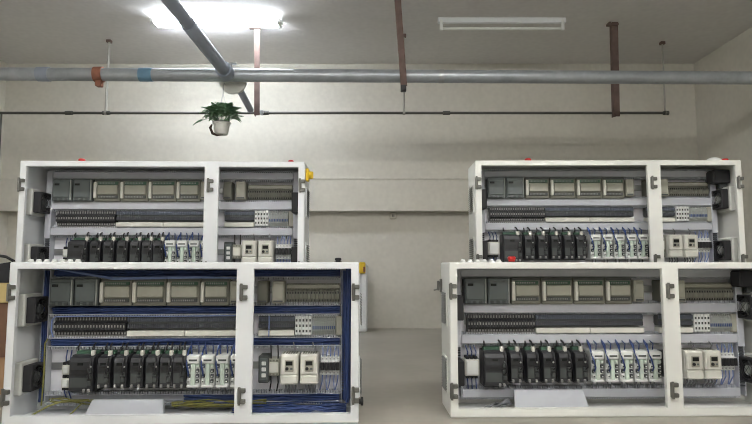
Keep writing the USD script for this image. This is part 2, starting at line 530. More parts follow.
def dev_small(w, m='beige_plastic'):
    def f(t):
        h, d = .108, .09
        part('body', m, t, lambda b: b.box(-w / 2, w / 2, -d, 0, 0, h, .004))
        part('front_panel', m, t, lambda b: b.box(-w / 2 + .005, w / 2 - .005, -d - .004, -d + .001, .02, h - .012, .002))
        part('label_slot', 'charcoal_plastic', t, lambda b: b.box(-w / 2 + .006, w / 2 - .006, -d - .003, -d + .001, .006, .014))
    return f


def term_slices(b, x0, x1, pitch, prof, gap=.0015):
    """Terminal blocks side by side: prof is a (depth, z) outline, one slice for each block."""
    P = np.array(prof, float)
    from shapely.geometry import Polygon
    base = trimesh.creation.extrude_polygon(Polygon(P), pitch - gap, engine='earcut')
    v, f = np.array(base.vertices), np.array(base.faces)
    v = np.stack([v[:, 2], -v[:, 0], v[:, 1]], 1)
    for i in range(int(round((x1 - x0) / pitch))):
        b.add(v + [x0 + i * pitch, 0, 0], f)


def dev_terminals_black(t):
    L = .346
    x0, x1, p = -L / 2, L / 2, .0144
    part('rail', 'steel', t, lambda b: b.box(x0 - .008, x1, -.012, 0, .045, .08))
    part('terminal_blocks', 'black_plastic', t, lambda b: term_slices(b, x0, x1, p, [(.012, .012), (.05, .012), (.05, .03), (.066, .036), (.066, .068), (.05, .076), (.05, .1), (.012, .1)]), kind='stuff')

    def dots(b):
        for i in range(24):
            x = x0 + i * p + .003
            b.box(x, x + .006, -.053, -.049, .082, .095)
            b.box(x, x + .006, -.0695, -.065, .048, .06)
            b.box(x, x + .008, -.0525, -.049, .014, .024)
    part('marker_tags', 'grey_terminal', t, dots, kind='stuff')
    part('wire_tray', 'grey_terminal', t, lambda b: b.box(x0, x1, -.045, -.006, 0, .011, .002))


def dev_bar(L, stripes=2, ends=True):
    def f(t):
        x0, x1 = -L / 2, L / 2
        part('rail', 'steel', t, lambda b: b.box(x0, x1, -.01, 0, .05, .085))
        part('base', 'charcoal_plastic', t, lambda b: b.box(x0, x1, -.05, -.006, .04, .1, .003))
        part('terminal_blocks', 'slate_terminal', t, lambda b: term_slices(b, x0 + .002, x1 - .002, .0105, [(.045, .074), (.058, .076), (.058, .094), (.045, .098)], .002), kind='stuff')
        part('lower_terminals', 'duct_dark', t, lambda b: term_slices(b, x0 + .002, x1 - .002, .0105, [(.045, .042), (.056, .044), (.056, .062), (.045, .066)], .002), kind='stuff')
        n = max(1, int(round(L / .24)))
        for i in range(n):
            a, c = x0 + i * L / n, x0 + (i + 1) * L / n
            part('marker_strip', 'ivory_plastic', t, lambda b: b.box(a + .001, c - .001, -.062, -.006, .004, .031, .003))
    return f


def dev_white_terms(t):
    n, p = 5, .0165
    x0 = -n * p / 2
    for i in range(n):
        a = x0 + i * p
        bl = part('terminal_block', 'white_plastic', t, lambda b: b.box(a, a + p - .0015, -.065, 0, .01, .1, .002))

        def holes(b):
            for z in (.028, .054, .08):
                b.box(a + .0035, a + p - .005, -.0665, -.064, z - .006, z + .006)
        part('screw_hole', 'charcoal_plastic', bl, holes)


def dev_blue_terms(t):
    L, p = .114, .0095
    x0 = -L / 2
    part('terminal_blocks', 'pale_edge', t, lambda b: term_slices(b, x0, -x0, p, [(0, .008), (.045, .008), (.06, .03), (.06, .075), (.045, .1), (0, .1)]), kind='stuff')

    def tags(b):
        for i in range(12):
            b.box(x0 + i * p + .0015, x0 + i * p + .0065, -.0635, -.059, .036, .052)
    part('marker_tags', 'blue_connector', t, tags, kind='stuff')

    def tops(b):
        for i in range(12):
            b.box(x0 + i * p + .0015, x0 + i * p + .0065, -.05, -.044, .084, .096)
    part('top_screws', 'charcoal_plastic', t, tops, kind='stuff')
    part('end_stop', 'beige_plastic', t, lambda b: b.box(-x0 + .001, -x0 + .032, -.055, 0, .006, .1, .004))


def dev_top_terms(t):
    L, p = .264, .0132
    x0 = -L / 2
    part('terminal_blocks', 'beige_dark', t, lambda b: term_slices(b, x0, -x0, p, [(0, .01), (.05, .01), (.058, .03), (.058, .062), (.045, .07), (.045, .1), (0, .1)], .002), kind='stuff')
    part('cap_strip', 'beige_plastic', t, lambda b: b.box(x0, -x0, -.052, -.04, .075, .094, .003))

    def dots(b):
        for i in range(20):
            b.box(x0 + i * p + .0025, x0 + i * p + .009, -.0605, -.056, .05, .06)
            b.box(x0 + i * p + .0035, x0 + i * p + .009, -.055, -.048, .012, .024)
    part('wire_entries', 'black_soft', t, dots, kind='stuff')


def dev_servo(w, h=.158, wide=False):
    def f(t):
        d = .13
        part('body', 'black_plastic', t, lambda b: b.box(-w / 2, w / 2, -d + .03, 0, 0, h, .004))
        part('front_cover', 'black_plastic', t, lambda b: b.mesh(m3.Manifold.hull_points(np.array(
            [(sx * (w / 2 - .003), y, z) for sx in (-1, 1) for y, z in ((-d + .035, .004), (-d + .035, h - .004), (-d, .014), (-d, h - .03), (-d + .008, h - .012))]))))

        def slots(b):
            for i in range(5):
                b.box(-w / 2 + .008, w / 2 - .012, -d - .0015, -d + .002, .085 + i * .006, .088 + i * .006)
        part('cooling_slots', 'black_soft', t, slots)
        part('display', 'display_dark', t, lambda b: b.box(-.018, .008, -d - .002, -d + .002, h - .046, h - .034))
        part('rating_label', 'charcoal_plastic', t, lambda b: b.box(-w / 2 + .006, w / 2 - .03, -d - .001, -d + .001, .03, .075))
        for i, z in enumerate((.062, .036) if not wide else (.1, .07, .04)):
            part('signal_plug', 'charcoal_plastic', t, lambda b: b.box(w / 2 - .026, w / 2 - .008, -d - .012, -d + .001, z, z + .02, .002))
        for x in ((-.4, .12) if not wide else (.1, .28)):
            part('power_plug', 'grey_terminal', t, lambda b: b.box(x * w, x * w + .011, -d - .008, -d + .004, .008, .024, .002))
        part('status_knob', 'white_plastic', t, lambda b: b.lathe([(0, 0), (.0045, 0), (.0045, .004), (.003, .006), (0, .006)], (w / 2 - .014, -d, h - .052), '-y', 10), smooth=40)
        part('top_connector', 'green_connector', t, lambda b: b.box(-w / 2 + .008, w / 2 - .008, -.075, -.035, h - .002, h + .014, .002))
        part('cable_plug', 'ivory_plastic', t, lambda b: b.box(w / 2 - .03, w / 2 - .012, -.10, -.08, h - .012, h + .02, .003))

        def cab(b):
            b.tube([(w / 2 - .021, -.09, h + .01), (w / 2 - .022, -.09, h + .03), (w / 2 - .026, -.075, h + .042), (w / 2 - .03, -.045, h + .05)], .0045, 6)
            b.tube([(-w / 2 + .012, -.055, h), (-w / 2 + .012, -.07, h + .03), (-w / 2 + .014, -.05, h + .05)], .004, 6)
            b.tube([(w / 2 - .017, -d - .01, .072), (w / 2 - .012, -d - .028, .085), (w / 2 - .012, -d - .022, .115), (w / 2 - .016, -d + .01, h - .004)], .004, 6)
        strands('cable', 'black_wire', t, cab)
    return f


def dev_white_drive(t):
    w, h, d = .061, .152, .125
    part('body', 'white_plastic', t, lambda b: b.box(-w / 2, w / 2, -d + .012, 0, 0, h, .003))
    part('header', 'white_plastic', t, lambda b: b.box(-w / 2 + .001, w / 2 - .001, -d - .006, -d + .014, .114, h - .001, .004))
    part('label_slot', 'charcoal_plastic', t, lambda b: b.box(-.018, .02, -d - .0075, -d - .004, .126, .134))
    part('centre_panel', 'mint_plastic', t, lambda b: b.box(-.010, .010, -d, -d + .014, .004, .113, .002))
    part('foot', 'white_plastic', t, lambda b: b.box(-w / 2 + .002, w / 2 - .002, -d - .002, -d + .014, .001, .014, .003))
    for s in (-1, 1):
        for i, z in enumerate((.022, .046, .07, .092)):
            m = ('white_plastic', 'charcoal_plastic', 'white_plastic', 'slate_terminal')[i] if s < 0 else ('charcoal_plastic', 'duct_dark', 'charcoal_plastic', 'mint_plastic')[i]
            pl = part('plug', m, t, lambda b: b.box(s * .021 - .0075, s * .021 + .0075, -d + .001, -d + .013, z, z + .017, .002))
            part('latch', 'charcoal_plastic' if s < 0 and i % 2 == 0 else 'white_plastic', pl, lambda b: b.box(s * .021 - .003, s * .021 + .003, -d - .002, -d + .002, z + .004, z + .010))

    def cab(b):
        b.tube([(-.018, -.08, h - .002), (-.02, -.085, h + .025), (-.03, -.05, h + .055)], .0035, 6)
        b.tube([(.012, -.07, h - .002), (.014, -.075, h + .03), (.0, -.045, h + .055)], .003, 6)
        b.tube([(-.026, -.05, h + .05), (-.03, -.10, h + .015), (-.027, -d - .012, h - .04), (-.018, -d - .014, .075), (-.02, -d - .002, .055)], .0042, 6)
    strands('cable', 'blue_wire', t, cab)

    def legs(b):
        for x in (-.012, .008):
            b.tube([(x, -.08, .002), (x, -.085, -.015), (x + .003, -.06, -.04)], .0035, 6)
    strands('motor_cable', 'grey_wire', t, legs)


def dev_relay(t):
    w, h, d = .05, .13, .09
    part('body', 'charcoal_plastic', t, lambda b: b.box(-w / 2, w / 2, -d, 0, 0, h, .004))
    part('front_panel', 'plc_grey', t, lambda b: b.box(-w / 2 + .005, w / 2 - .005, -d - .003, -d + .001, .012, h - .012, .002))
    for z in (.028, .056, .084):
        part('relay_socket', 'white_plastic', t, lambda b: b.box(-.009, .012, -d - .007, -d, z, z + .018, .002))


def dev_contactor(t):
    w, h, d = .056, .082, .085
    part('body', 'beige_plastic', t, lambda b: b.box(-w / 2, w / 2, -d, 0, 0, h, .004))
    part('front_panel', 'ivory_plastic', t, lambda b: b.box(-w / 2 + .006, w / 2 - .006, -d - .006, -d + .001, .016, h - .016, .003))
    for z in (.004, h - .012):
        part('terminal_row', 'beige_dark', t, lambda b: [b.box(-.022 + i * .016, -.012 + i * .016, -d - .002, -d + .004, z, z + .008) for i in range(3)])

    def cab(b):
        for x in (-.016, .018):
            b.tube([(x, -d + .01, h - .004), (x + .002, -d + .006, h + .02), (x - .004, -d + .03, h + .06)], .004, 6)
            b.tube([(x, -d + .01, .004), (x + .003, -d + .004, -.03), (x - .006, -d + .025, -.075)], .004, 6)
    strands('cable', 'black_wire', t, cab)


def dev_vfd(t):
    w, h, d = .087, .142, .12
    part('body', 'ivory_plastic', t, lambda b: b.box(-w / 2, w / 2, -d + .02, 0, 0, h, .004))
    part('front_cover', 'ivory_plastic', t, lambda b: b.box(-w / 2 + .001, w / 2 - .001, -d, -d + .022, .046, h - .001, .007))
    part('terminal_cover', 'ivory_plastic', t, lambda b: b.box(-w / 2 + .001, w / 2 - .001, -d, -d + .022, .001, .045, .007))
    kp = part('keypad', 'beige_plastic', t, lambda b: b.box(-.02, .022, -d - .004, -d + .001, .062, .118, .003))
    part('display', 'display_dark', kp, lambda b: b.box(-.015, .017, -d - .006, -d - .003, .092, .112, .001))
    part('knob', 'black_soft', kp, lambda b: b.lathe([(0, 0), (.008, 0), (.0075, .007), (.006, .009), (0, .009)], (-.009, -d - .003, .077), '-y', 14), smooth=40)
    part('button', 'plc_grey', kp, lambda b: b.box(.006, .017, -d - .006, -d - .003, .072, .081, .001))

    def vents(b):
        for i in range(6):
            b.box(-w / 2 + .01 + i * .012, -w / 2 + .017 + i * .012, -.085, -.02, h - .001, h + .0015)
    part('vents', 'beige_dark', t, vents, kind='stuff')

    def cab(b):
        for i, x in enumerate((-.022, -.006, .01, .026)):
            b.tube([(x, -d + .05, .004), (x + .003, -d + .045, -.018), (x - .004, -d + .06, -.045)], .0042, 6)
        b.tube([(.02, -.06, h - .002), (.022, -.07, h + .02), (.012, -.05, h + .05)], .0035, 6)
    strands('cable', 'grey_wire', t, cab)


def dev_breakers(t):
    n, p, h = 5, .0188, .088
    x0 = -n * p / 2
    for i in range(n):
        a = x0 + i * p
        bk = part('breaker', 'white_plastic', t, lambda b: b.mesh(m3.Manifold.hull_points(np.array([(x, y, z) for x in (a, a + p - .0008) for y, z in ((0, 0), (0, h), (-.05, 0), (-.05, h))]))).box(a, a + p - .0008, -.07, -.045, .022, .068, .001))
        part('toggle', 'black_soft', bk, lambda b: b.box(a + .0006, a + p - .0014, -.079, -.069, .026, .064, .002))
        part('terminal_screw', 'steel', bk, lambda b: b.cyl((a + p / 2, -.052, .01), (a + p / 2, -.049, .01), .004, 8))
        part('terminal_screw', 'steel', bk, lambda b: b.cyl((a + p / 2, -.052, h - .01), (a + p / 2, -.049, h - .01), .004, 8))

    def cab(b):
        for i in range(n):
            x = x0 + (i + .5) * p
            b.tube([(x, -.045, h - .004), (x + .002, -.05, h + .02), (x + .018 * (i % 2) - .004, -.035, h + .065)], .003, 6)
            b.tube([(x, -.045, .004), (x - .002, -.05, -.03), (x - .014 * ((i + 1) % 2), -.03, -.075)], .003, 6)
    strands('cable', 'pale_blue_wire', t, cab)


def dev_left_contactor(w, zs, bh):
    def f(t):
        d, n = .08, 3 if w > .06 else 2
        top = zs[0] + bh
        for z in zs:
            bd = part('body', 'ivory_plastic', t, lambda b: b.box(-w / 2, w / 2, -d, 0, z, z + bh, .004))
            part('face', 'white_plastic', bd, lambda b: b.box(-w / 2 + .008, w / 2 - .008, -d - .007, -d + .001, z + .006, z + bh - .006, .003))
        for z in sorted({q + bh for q in zs} | {min(zs) - .012}):
            for i in range(n):
                x = (i - (n - 1) / 2) * .021
                part('terminal', 'black_soft', t, lambda b: b.box(x - .008, x + .008, -d + .004, -.01, z, z + .014, .002))

        def cab(b):
            for i in range(n):
                x = (i - (n - 1) / 2) * .021
                b.tube([(x, -.06, top + .012), (x + .002, -.065, top + .034), (x - .005, -.04, top + .066)], .003, 6)
                b.tube([(x, -.06, 0), (x, -.065, -.02), (x + .005, -.05, -.055)], .003, 6)
        strands('cable', 'blue_wire', t, cab)
    return f


def dev_fan(hub):
    def f(t):
        part('filter_box', 'inner_paint', t, lambda b: b.box(-.076, .076, -.036, 0, -.076, .076, .006))
        fr = cbox(-.06, .06, -.078, -.034, -.06, .06, .004) - m3.Manifold.cylinder(.2, .054, .054, 28).rotate([90, 0, 0]).translate([0, .05, 0])
        part('fan_frame', 'black_soft', t, lambda b: b.mesh(fr), smooth=30)
        part('hub', hub, t, lambda b: b.lathe([(0, 0), (.025, 0), (.025, .034), (.022, .037), (0, .037)], (0, -.038, 0), '-y', 18), smooth=40)

        def blades(b):
            for i in range(7):
                a = i * 2 * math.pi / 7
                V = []
                for r, da, y0, y1 in ((.02, .0, -.045, -.066), (.036, .12, -.046, -.065), (.052, .26, -.048, -.064)):
                    for k, y in ((0, y0), (.62, y1)):
                        V.append((r * math.cos(a + da + k), y, r * math.sin(a + da + k)))
                V = np.array(V)
                V2 = V + [0, .0015, 0]
                F = [(0, 1, 3), (0, 3, 2), (2, 3, 5), (2, 5, 4)]
                F2 = [(c + 6, bb + 6, aa + 6) for aa, bb, c in F]
                b.add(np.vstack([V, V2]), F + F2)
        part('blades', 'charcoal_plastic', t, blades)

        def guard(b):
            for r in (.03, .043):
                b.tube([(r * math.cos(a), -.0795, r * math.sin(a)) for a in np.linspace(0, 2 * math.pi, 25)], .0012, 4)
            for a in (.785, 2.356):
                b.cyl((.056 * math.cos(a), -.0795, .056 * math.sin(a)), (-.056 * math.cos(a), -.0795, -.056 * math.sin(a)), .0014, 4)
        part('finger_guard', 'black_plastic', t, guard)
    return f


def dev_blackbox(t):
    part('body', 'black_soft', t, lambda b: b.box(-.045, .045, -.10, 0, 0, .085, .006))
    part('front_panel', 'black_plastic', t, lambda b: b.box(-.038, .038, -.106, -.098, .008, .076, .003))
    part('stem', 'charcoal_plastic', t, lambda b: b.box(-.012, .012, -.05, 0, -.03, .004, .003))


# ------------------------------------------------------------------ cabinets
class Cab:
    def __init__(self, word, loc, yaw):
        self.word, self.loc, self.yaw = word, np.array(loc, float), yaw
        w = math.radians(yaw)
        self.ux, self.uy = np.array([math.cos(w), math.sin(w), 0]), np.array([-math.sin(w), math.cos(w), 0])

    def at(self, x, y, z):
        return self.loc + self.ux * x + self.uy * y + np.array([0, 0, z])

    def put(self, name, key, build, label, cat, x, z, group=None, y=.245, rot=0.0):
        first = PROTO.get(key)
        t = thing(name, label, cat, self.at(x, y, z), self.yaw + rot, group=group, ref=first)
        if first is None:
            build(t)
            PROTO[key] = t.GetPath()
        return t


def hinge(b, x, z):
    b.box(x - .018, x - .002, -.016, .001, z - .036, z + .036, .003)
    for s in (-1, 1):
        b.box(x - .006, x + .018, -.02, .001, z + s * .024 - .010, z + s * .024 + .010, .003)
    b.cyl((x - .010, -.016, z - .04), (x - .010, -.016, z + .04), .006, 8)


def comb(b, x0, x1, z, up, y0, y1, pitch=.0125):
    """Wire-duct fingers along a horizontal duct."""
    for i in range(int((x1 - x0) / pitch)):
        x = x0 + i * pitch
        b.box(x, x + pitch * .55, y0, y1, z if up else z - .012, z + .012 if up else z)


DUCTS = [(.656, .695, 'h'), (.474, .520, 'h'), (.320, .363, 'h'), (.052, .092, 'h')]


def cabinet(c, label, paint, glands, lids, frame_mat, extra):
    t = thing('control_cabinet', label, 'electrical cabinet', c.loc, c.yaw)
    th = .004
    shell = cbox(0, W, .001, D, 0, H, .006) - mbox(th, W - th, -.1, D - th, th, H - th)
    obj('body', shell, paint, t)
    fr = cbox(0, W, -.004, .018, 0, H, .005) - mbox(.037, 1.035, -.1, .1, .040, H - .030) - mbox(1.113, W - .037, -.1, .1, .040, H - .030)
    obj('front_frame', fr, frame_mat, t)
    lip = mbox(.030, 1.60 - .030, .018, .03, .036, .0405) + mbox(.030, 1.57, .018, .03, H - .0305, H - .026)
    obj('frame_lip', lip, frame_mat, t)
    part('mounting_plate', 'zinc_plate', t, lambda b: b.box(.05, 1.55, .246, .252, .03, .70, .001))
    part('plate_stud', 'steel', t, lambda b: [b.cyl((x, .24, z), (x, .287, z), .008, 8) for x in (.062, 1.538) for z in (.045, .685)])
    # horizontal and vertical wire ducts
    for z0, z1, _ in DUCTS:
        d = part('wire_duct', 'duct_grey', t, lambda b: b.box(.088, 1.512, .240, .2462, z0, z1).box(.088, 1.512, .195, .243, z0, z0 + .003).box(.088, 1.512, .195, .243, z1 - .003, z1))

        def cb(b):
            comb(b, .09, 1.51, z1, True, .2, .242)
            comb(b, .09, 1.51, z0, False, .2, .242)
        part('duct_fingers', 'duct_grey', d, cb, kind='stuff')
        if lids:
            part('duct_cover', 'duct_grey', d, lambda b: b.box(.088, 1.512, .186, .196, z0 - .001, z1 + .001, .003))
    for x0, x1 in ((.053, .086), (1.514, 1.548)):
        d = part('wire_duct', 'duct_grey', t, lambda b: b.box(x0, x1, .240, .2462, .05, .70).box(x0, x0 + .003, .195, .243, .05, .70).box(x1 - .003, x1, .195, .243, .05, .70))
        part('duct_fingers', 'duct_dark', d, lambda b: [b.box(x0 + .003, x1 - .003, .196, .199, .10 + i * .013, .107 + i * .013) for i in range(18)], kind='stuff')
        if lids:
            part('duct_cover', 'duct_grey', d, lambda b: b.box(x0 - .001, x1 + .001, .186, .196, .30, .70, .003))
    for z in (.575, .205):
        part('din_rail', 'steel', t, lambda b: b.box(.09, 1.51, .236, .2462, z, z + .035, .002))
    # hinges
    for x in (.016, 1.068, 1.584):
        for z in (.592, .125):
            part('hinge', 'hinge_metal', t, lambda b: hinge(b, x, z))
    # louvred filter grilles on both outer sides
    for s in (0, 1):
        for z in (.505, .185):
            xx = 0 if s == 0 else W
            sg = -1 if s == 0 else 1
            g = part('louvre_grille', frame_mat, t, lambda b: b.box(min(xx, xx + sg * .006), max(xx, xx + sg * .006), .062, .214, z - .085, z + .085, .002))

            def slats(b):
                for i in range(12):
                    zz = z - .075 + i * .0128
                    v = [(xx + sg * a, y, zz + q) for y in (.072, .204) for a, q in ((.005, .008), (.014, 0), (.014, .002), (.005, .0105))]
                    b.mesh(trimesh.convex.convex_hull(np.array(v)))
            part('slats', 'fin_grey', g, slats, kind='stuff')
    # glands and buttons on the roof
    for i in range(glands[2]):
        gx = glands[0] + i * (glands[1] - glands[0]) / (glands[2] - 1)
        part('cable_gland', 'white_plastic', t, lambda b: b.lathe([(0, 0), (.014, 0), (.014, .006), (.011, .008), (.011, .012), (.007, .015), (0, .015)], (gx, .1, H), 'z', 12), smooth=40)
    extra(t)
    # the bent sheet cover lying against the sill is placed by the caller
    return t


def button(t, x, y, m, r=.016, h=.022, label=None):
    b = part('push_button', m, t, lambda b: b.lathe([(0, 0), (r * .8, 0), (r * .8, h * .45), (r, h * .5), (r, h * .85), (r * .75, h), (0, h)], (x, y, H), 'z', 16), smooth=40, label=label)
    part('button_base', 'black_soft', b, lambda b: b.lathe([(0, -.001), (r * 1.15, -.001), (r * 1.15, .004), (0, .004)], (x, y, H), 'z', 16))


def side_switch(t, z, y, plate='yellow_plastic', handle='yellow_plastic', size=.036):
    s = part('main_switch', plate, t, lambda b: b.box(W, W + .018, y - size, y + size, z - size, z + size, .006), label='yellow main switch on the cabinet side' if plate.startswith('yellow') else None)
    part('switch_handle', handle, s, lambda b: b.box(W + .026, W + .042, y - .008, y + .008, z - size * .6, z + size * .6, .005).cyl((W + .01, y, z), (W + .03, y, z), .022, 16))


def fill(c, P):
    """All devices inside one cabinet."""
    w = c.word
    ords = ['leftmost', 'second', 'third', 'fourth', 'fifth', 'sixth']

    def nth(i, n):
        return 'rightmost' if i == n - 1 else ords[i]

    for i, x in enumerate((.159, .277)):
        c.put('plc_module', 'plc', dev_plc, f'{("left", "right")[i]} dark grey controller module on the top rail of the {w}', 'controller module', x, .519, f'grey controller modules in the {w}')
    xs = ((.4175, .152), (.578, .160), (.743, .160), (.896, .138))
    for i, (x, ww) in enumerate(xs):
        c.put('io_module', f'io{ww}', dev_io(ww), f'{nth(i, 4)} beige input module in the main bay top row of the {w}', 'input module', x, .518, f'beige input modules in the {w}')
    c.put('power_module', 'pm1', dev_small(.05), f'narrow plain module right of the input modules in the {w}', 'module', .995, .53)
    c.put('power_module', 'pm2', dev_small(.05, 'beige_dark'), f'leftmost plain module of the right bay top row in the {w}', 'module', 1.128, .53)
    c.put('power_module', 'pm3', dev_small(.058), f'plain beige block left of the top terminal strip in the {w}', 'module', 1.205, .53)
    c.put('terminal_strip', 'tt', dev_top_terms, f'beige comb-like terminal strip in the top right of the {w}', 'terminal strip', 1.373, .525)
    c.put('terminal_strip', 'tb', dev_terminals_black, f'black toothed terminal strip at left of the middle row in the {w}', 'terminal strip', .293, .366)
    c.put('terminal_strip', 'bar1', dev_bar(.56), f'long slate terminal bar in the main bay of the {w}', 'terminal strip', .748, .366)
    c.put('terminal_strip', 'bar2', dev_bar(.178), f'short slate terminal bar in the right bay of the {w}', 'terminal strip', 1.194, .366)
    c.put('terminal_strip', 'wt', dev_white_terms, f'row of five white terminal blocks in the right bay of the {w}', 'terminal strip', 1.328, .366)
    c.put('terminal_strip', 'bt', dev_blue_terms, f'pale terminal strip with blue tags in the right bay of the {w}', 'terminal strip', 1.428, .366)
    if P['narrow']:
        c.put('contactor', 'lc2', dev_left_contactor(.042, (.062, .0), .046), f'narrow contactor of two stacked white blocks at bottom left of the {w}', 'contactor', .196, .13)
    else:
        c.put('contactor', 'lc1', dev_left_contactor(.074, (.012,), .082), f'single white contactor at the bottom left of the {w}', 'contactor', .136, .15)
    x = P['wide']
    c.put('servo_drive', 'wide', dev_servo(.116, .178, True), f'wide black servo drive, the broadest one in the {w}', 'servo drive', x, .112)
    for i, x in enumerate(P['black']):
        c.put('servo_drive', 'servo', dev_servo(.065), f'{nth(i, len(P["black"]))} narrow black servo drive in the bottom row of the {w}', 'servo drive', x, .131, f'narrow black servo drives in the {w}')
    for i, x in enumerate(P['white']):
        c.put('axis_drive', 'axis', dev_white_drive, f'{nth(i, len(P["white"]))} white axis drive in the bottom row of the {w}', 'axis drive', x, .136, f'white axis drives in the {w}')
    c.put('relay_block', 'relay', dev_relay, f'dark grey relay block with three white sockets in the {w}', 'relay', 1.14, .15)
    c.put('contactor', 'cont', dev_contactor, f'beige contactor left of the two inverters in the {w}', 'contactor', P['vfd'][0] - .077, .182)
    for i, x in enumerate(P['vfd']):
        c.put('inverter', 'vfd', dev_vfd, f'{("left", "right")[i]} ivory inverter with dark display in the right bay of the {w}', 'inverter', x, .146, f'ivory inverters in the {w}')
    c.put('circuit_breaker', 'mcb', dev_breakers, f'row of white circuit breakers with black toggles in the {w}', 'circuit breaker', P['mcb'], .180)
    for s in ((0,) if c is FL else (0, 1)):
        for k, z in enumerate((.505, .19)):
            c.put('cooling_fan', 'fan' + str(s), dev_fan('charcoal_plastic' if s == 0 else 'pale_edge'), f'{("upper", "lower")[k]} black fan on the {("left", "right")[s]} inner wall of the {w}', 'fan',
                  .0045 if s == 0 else W - .0045, z, f'fans on the {("left", "right")[s]} wall of the {w}', y=.138, rot=90 if s == 0 else -90)


FL = Cab('front left cabinet', (-1.678, 2.716, 0), 1.75)
FR = Cab('front right cabinet', (.351, 2.85, 0), 1.5)
BL = Cab('rear left cabinet', (-2.003, 3.284, .572), 1.22)
BR = Cab('rear right cabinet', (.599, 3.53, .617), -.6)


def ex_fl(t):
    button(t, 1.497, .15, 'black_soft')
    part('side_knob', 'black_soft', t, lambda b: b.lathe([(0, 0), (.012, 0), (.012, .008), (.02, .01), (.02, .02), (0, .022)], (W, .05, .085), 'x', 14), smooth=40)


def ex_fr(t):
    button(t, .335, .12, 'red_plastic', .02, .03)

    def latch(b):
        b.box(-.012, 0, .24, .262, .575, .645, .003)
        b.cyl((-.008, .25, .625), (-.024, .25, .622), .005, 8)
        b.box(-.026, -.014, .243, .257, .585, .635, .003)
        b.cyl((-.02, .25, .592), (-.044, .25, .586), .004, 8)
    part('door_latch', 'hinge_metal', t, latch)


def ex_bl(t):
    button(t, .295, .1, 'red_plastic', .019, .03)
    button(t, 1.507, .1, 'red_plastic', .016, .026)
    side_switch(t, .662, .06)


def ex_br(t):
    button(t, .345, .1, 'red_plastic', .02, .03)
    button(t, 1.575, .12, 'red_plastic', .02, .03)
    part('signal_dome', 'white_plastic', t, lambda b: b.lathe([(0, 0), (.055, 0), (.05, .014), (.036, .028), (.018, .036), (0, .038)], (1.505, .12, H), 'z', 24), smooth=60)
    part('side_knob', 'red_plastic', t, lambda b: b.lathe([(0, 0), (.014, 0), (.014, .01), (.022, .012), (.022, .026), (0, .03)], (W, .05, .09), 'x', 14), smooth=40)


cabinet(FL, 'white open control cabinet at front left, full of blue wiring', 'white_paint', (.04, .26, 7), False, 'white_paint', ex_fl)
cabinet(FR, 'cream open control cabinet with grey wire ducts at front right', 'cream_paint', (.085, .265, 6), True, 'cream_paint', ex_fr)
cabinet(BL, 'white open control cabinet raised behind the front left one, yellow switch on its side', 'white_paint', (.06, .22, 6), True, 'white_paint', ex_bl)
cabinet(BR, 'cream open control cabinet raised behind the front right one, white dome on its roof', 'cream_paint', (.10, .30, 6), True, 'cream_paint', ex_br)
fill(FL, dict(narrow=1, wide=.290, black=[.396, .472, .549, .621, .687, .749], white=[.811, .880, .949, 1.018], vfd=(1.266, 1.361), mcb=1.46))
fill(FR, dict(narrow=0, wide=.246, black=[.349, .431, .512, .592, .672], white=[.757, .831, .904, .977, 1.048], vfd=(1.25, 1.345), mcb=1.448))
fill(BL, dict(narrow=1, wide=.283, black=[.386, .462, .54, .614, .682, .746], white=[.811, .880, .949, 1.018], vfd=(1.266, 1.361), mcb=1.46))
fill(BR, dict(narrow=0, wide=.246, black=[.349, .431, .512, .592, .668], white=[.757, .831, .904, .977, 1.048], vfd=(1.25, 1.345), mcb=1.448))
for c in (FR, BR):
    c.put('alarm_box', 'bb', dev_blackbox, f'black box high on the right inner wall of the {c.word}', 'alarm box', W - .0045, .605, y=.15, rot=-90)


# ------------------------------------------------------------------ wiring of the front left cabinet
def wires_run(b, r, n, p0, p1, spread, rad, seg=9, sides=5):
    p0, p1 = np.array(p0), np.array(p1)
    for i in range(n):
        o0, ph = r.normal(0, 1, 3) * spread, r.uniform(0, 6.28, 3)
        pts = []
        for k in range(seg):
            s = k / (seg - 1)
            wob = np.sin(ph + s * np.array([7, 9, 11]) * .9) * spread * .6
            pts.append(p0 + (p1 - p0) * s + np.clip(o0 + wob, -2.0 * spread, 2.0 * spread))
        b.tube(pts, rad, sides)


wr = np.random.default_rng(11)
mb = MB()
for z0, z1, _ in DUCTS[:3]:
    wires_run(mb, wr, 30, (.10, .212, (z0 + z1) / 2), (1.505, .212, (z0 + z1) / 2), np.array([0, .009, .0095]), .0034)
wires_run(mb, wr, 24, (.75, .212, .07), (1.505, .212, .07), np.array([0, .009, .010]), .0036)
wires_run(mb, wr, 30, (1.532, .208, .06), (1.532, .208, .69), np.array([.009, .008, 0]), .0036)
wires_run(mb, wr, 14, (.069, .208, .06), (.069, .208, .69), np.array([.006, .008, 0]), .0034)
wires_run(mb, wr, 20, (.12, .232, .708), (1.50, .232, .708), np.array([0, .004, .004]), .0034)
# blue cable down the right inner wall and over the lower sill
wires_run(mb, wr, 26, (1.545, .15, .07), (1.55, .15, .70), np.array([.006, .03, 0]), .0036)
wires_run(mb, wr, 22, (1.00, .15, .03), (1.54, .15, .03), np.array([0, .03, .008]), .0036)
obj('blue_wiring', MB().add(*mb.out()) if False else (lambda m: ((np.outer(m[0][:, 0], FL.ux) + np.outer(m[0][:, 1], FL.uy) + np.outer(m[0][:, 2], [0, 0, 1]) + FL.loc), m[1]))(mb.out()), 'blue_wire',
    smooth=True, label='mass of dark blue wires filling the ducts of the front left cabinet', cat='wiring', kind='stuff')


def to_cab(c, mb):
    v, f = mb.out()
    return np.outer(v[:, 0], c.ux) + np.outer(v[:, 1], c.uy) + np.outer(v[:, 2], [0, 0, 1]) + c.loc, f


